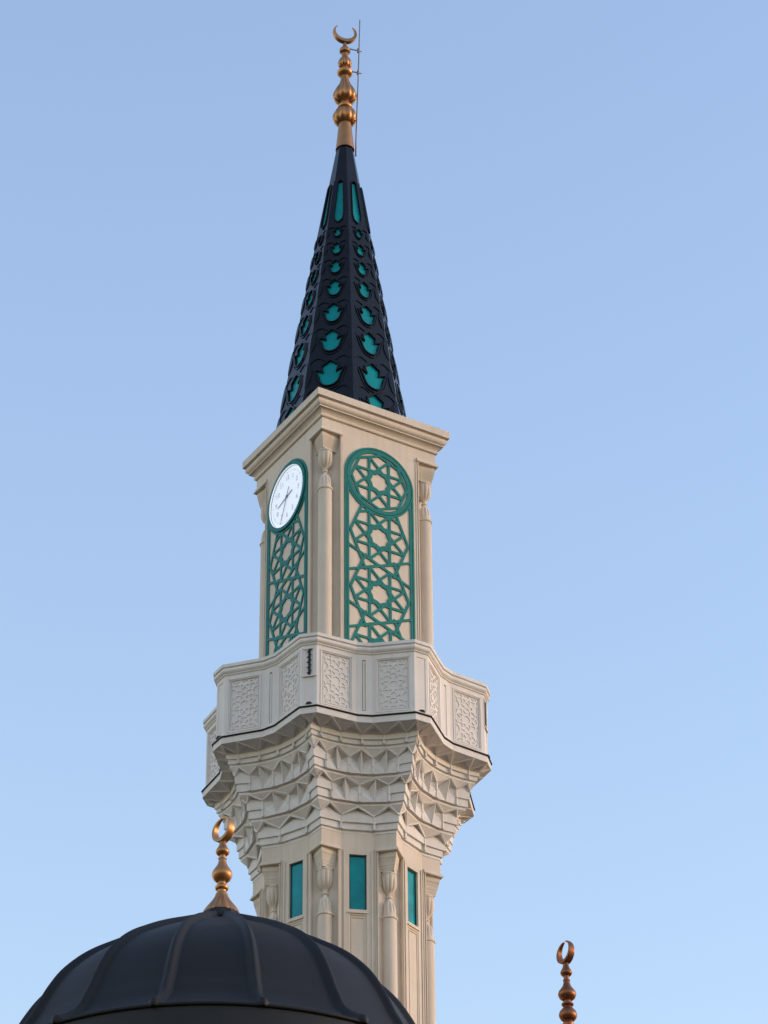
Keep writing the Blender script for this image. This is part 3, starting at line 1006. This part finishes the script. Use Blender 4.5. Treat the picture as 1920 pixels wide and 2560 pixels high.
# ================================================================== DOME
DA = Vector((-1.338, -4.931, 17.0))           # apex
PX = 1/231
raw = [(0, 0), (50, -25), (100, -51), (150, -77), (200, -103), (250, -131), (300, -162), (347, -193), (388, -227), (430, -272), (460, -318), (482, -360), (498, -394), (513, -420), (532, -453), (560, -480), (594, -503), (623, -518)]
def smooth_profile(p, n=4):
    out = []
    for i in range(len(p)-1):
        p0, p1, p2, p3 = p[max(0, i-1)], p[i], p[i+1], p[min(len(p)-1, i+2)]
        for j in range(n):
            t = j/n
            out.append(tuple(.5*(2*b+(c-a)*t+(2*a-5*b+4*c-d)*t*t+(3*b-a-3*c+d)*t**3) for a, b, c, d in zip(p0, p1, p2, p3)))
    return out+[p[-1]]
dprof = smooth_profile([(r*PX, z*PX) for r, z in raw])
dome = empty('mosque_dome', 'charcoal ribbed dome in front of the minaret with a copper finial on top', 'dome', (DA.x, DA.y, DA.z-3.6))
NR, ROT = 16, R(-11.0)
def dome_pt(th, i, extra=0):
    """th = azimuth from the camera side; gores flatten between the ribs"""
    r, z = dprof[i]
    ph = ((th-ROT) % (2*pi/NR))-pi/NR
    fl = cos(pi/NR)/cos(ph)
    r2_ = r*(.35+.65*fl/1.0)+extra
    return Vector((r2_*sin(th), -r2_*cos(th), z+3.6))
NS = NR*12
sh = MB()
rings = [[sh.V(dome_pt(ROT+2*pi*k/NS, i)) for k in range(NS)] for i in range(1, len(dprof))]
# rounded turn-in at the seam, recessed neck band and drum below
def ring_at(r, z): return [sh.V((r*sin(ROT+2*pi*k/NS), -r*cos(ROT+2*pi*k/NS), z+3.6)) for k in range(NS)]
rs, zs = dprof[-1]
rings += [ring_at(rs+.012, zs-.012), ring_at(rs+.010, zs-.03), ring_at(rs-.004, zs-.04)]
for A, B in zip(rings, rings[1:]):
    for k in range(NS): sh.facei((A[k], A[(k+1) % NS], B[(k+1) % NS], B[k]), True)
sh.facei(rings[0])
sh.build('dome_shell', 'dome', dome, sharp=38)
for k in range(NR):
    th = ROT+2*pi*k/NR
    rb = MB(); q = []
    t = Vector((cos(th), sin(th), 0))
    for i in range(1, len(dprof)):
        p = dome_pt(th, i)
        p0, p1 = dome_pt(th, max(1, i-2)), dome_pt(th, min(len(dprof)-1, i+2))
        tg = (p1-p0).normalized(); nn = t.cross(tg).normalized()
        if nn.z < 0: nn = -nn
        fr = i/(len(dprof)-1)
        w = .040+.012*min(1, fr*1.5)
        if fr > .9: w += .010*(fr-.9)*10
        if fr < .1: w *= .8
        hgt = .068
        q.append([rb.V(p+t*w*a+nn*(b*hgt-.012)) for a, b in ((-1.6, 0), (-1.15, .12), (-.8, .55), (-.4, .93), (0, 1.05), (.4, .93), (.8, .55), (1.15, .12), (1.6, 0))])
    # foot of the rib, running over the seam
    p = dome_pt(th, len(dprof)-1)
    out_ = Vector((sin(th), -cos(th), 0))
    for dz, o_, w in ((-.012, .004, .050), (-.036, -.010, .046)):
        q.append([rb.V(p+Vector((0, 0, dz))+t*w*a+out_*(o_+b*.055-.012)) for a, b in ((-1.6, 0), (-1.15, .12), (-.8, .55), (-.4, .93), (0, 1.05), (.4, .93), (.8, .55), (1.15, .12), (1.6, 0))])
    for A, B in zip(q, q[1:]):
        for j in range(8): rb.facei((A[j], A[j+1], B[j+1], B[j]), True)
    rb.build('rib', 'dome', dome)
dr = MB()
dr.lathe([(rs-.02, zs+3.6-.035), (rs-.014, zs+3.6-.24), (rs-.05, zs+3.6-.25), (rs-.42, zs+3.6-.20)], seg=128)
dr.build('fascia_band', 'black', dome, sharp=40)
dr = MB()
dr.lathe([(rs-.43, -3.2), (rs-.43, zs+3.6-.19)], seg=96)
dr.build('drum', 'beige', dome, sharp=40)
cl_ = MB()
cl_.lathe([(.235, -.10), (.225, -.03), (.21, .006), (.19, .012)], (0, 0, 3.6), 12, smooth=False)
cl_.build('collar', 'black', dome)
DF = [(.200, .006, .0), (.205, .012, .05), (.196, .04, .09), (.168, .085, .10), (.135, .13, .10), (.102, .175, .08), (.080, .215, .05), (.070, .24, .0), (.066, .252, 0), (.064, .262, 0), (.052, .272, 0), (.048, .29, 0),
      (.050, .300, 0), (.066, .310, 0), (.074, .328, 0), (.073, .345, 0), (.060, .360, 0), (.047, .366, 0), (.045, .398, 0), (.060, .405, 0), (.092, .435, 0), (.110, .475, 0), (.112, .495, 0), (.102, .530, 0), (.078, .570, 0), (.056, .605, 0), (.045, .64, 0), (.040, .668, 0), (.039, .676, 0),
      (.046, .680, 0), (.046, .692, 0), (.036, .697, 0), (.035, .722, 0), (.050, .728, 0), (.072, .752, 0), (.076, .772, 0), (.068, .795, 0), (.050, .825, 0), (.038, .86, 0), (.036, .895, 0), (.030, .905, 0)]
f = MB()
f.lathe([(r, z) for r, z, _ in DF], (0, 0, 3.6), 64, 12, [q for *_, q in DF])
fi = f.build('finial', 'gold', dome, sharp=35)
c = MB()
crescent(c, (0, 0, 3.6+1.040), .150, 2, .036, .090, R(-48))
c.build('crescent', 'gold', fi, sharp=45)

# ---- second, smaller dome whose finial shows at lower right
B0 = Vector((2.558, -1.998, 17.837))          # foot of its crescent
d2 = empty('small_dome', 'small dome with a slender bronze crescent finial, apart to the right of the minaret', 'dome', (B0.x, B0.y, B0.z-3.2))
zz = 3.2
SF = [(.235, -1.42, 0), (.24, -1.40, .06), (.20, -1.33, .10), (.14, -1.24, .10), (.09, -1.15, .05), (.066, -1.09, 0), (.060, -1.06, 0), (.078, -1.04, 0), (.082, -1.02, 0), (.060, -1.0, 0), (.055, -.98, 0), (.080, -.955, 0), (.085, -.93, 0), (.060, -.90, 0), (.058, -.84, 0), (.062, -.79, 0), (.066, -.765, 0), (.058, -.755, 0), (.054, -.735, 0),
      (.068, -.728, 0), (.092, -.705, 0), (.106, -.672, 0), (.106, -.650, 0), (.094, -.615, 0), (.066, -.580, 0), (.048, -.566, 0), (.045, -.552, 0), (.060, -.545, 0), (.071, -.530, 0), (.070, -.515, 0), (.056, -.505, 0), (.044, -.500, 0), (.042, -.478, 0),
      (.060, -.470, 0), (.090, -.445, 0), (.105, -.412, 0), (.106, -.392, 0), (.096, -.362, 0), (.072, -.328, 0), (.050, -.295, 0), (.040, -.26, 0), (.036, -.232, 0), (.042, -.226, 0), (.042, -.216, 0), (.034, -.212, 0), (.033, -.168, 0), (.050, -.160, 0), (.068, -.138, 0), (.070, -.122, 0), (.060, -.098, 0), (.042, -.062, 0), (.034, -.03, 0), (.032, .004, 0)]
f = MB()
f.lathe([(r, z) for r, z, _ in SF], (0, 0, zz), 64, 12, [q for *_, q in SF])
fi2 = f.build('finial', 'bronze', d2, sharp=35)
c = MB()
crescent(c, (0, 0, zz+.136), .142, 8, .034, .085, R(-60))
c.build('crescent', 'bronze', fi2, sharp=45)
sh = MB()
pr = [(.18, -1.40), (.24, -1.45), (.50, -1.60), (.80, -1.82), (1.02, -2.10), (1.16, -2.45), (1.20, -2.75), (1.22, -2.85), (1.12, -2.9), (1.12, -5.4)]
sh.lathe([(r, z) for r, z in pr], (0, 0, zz), 64)
sh.build('dome_shell', 'dome', d2, sharp=40)

# ================================================================== PRAYER HALL (below the frame, carries the domes)
hall = empty('prayer_hall', 'beige flat roofed prayer hall under the large charcoal dome', 'building', (0, -2.5, 0))
hb = MB()
hp = [(-11, -8.5), (9, -8.5), (9, 4.5), (1.6, 4.5), (1.6, .9), (-1.6, .9), (-1.6, 4.5), (-11, 4.5)]
hb.sweep(hp, [(.15, 0), (.15, .6), (0, .65), (0, 10.4), (.12, 10.5), (.25, 10.62), (.25, 10.8), (-.2, 10.8), (-.2, 10.2)])
hb.build('wall', 'beige', hall)
hr = MB()
hr.face([(*q, 10.25) for q in offset(hp, -.1)])
hr.build('roof', 'roofing', hall)
for i in range(5):
    x = -9+i*4
    w = MB()
    w.box((x-.7, -8.52, 2.2), (1.4, 0, 0), (0, -.06, 0), (0, 0, 5.5))
    fr = w.build('window', 'white', hall)
    w = MB()
    w.box((x-.55, -8.585, 2.35), (1.1, 0, 0), (0, -.02, 0), (0, 0, 5.2))
    w.build('pane', 'glass', fr)
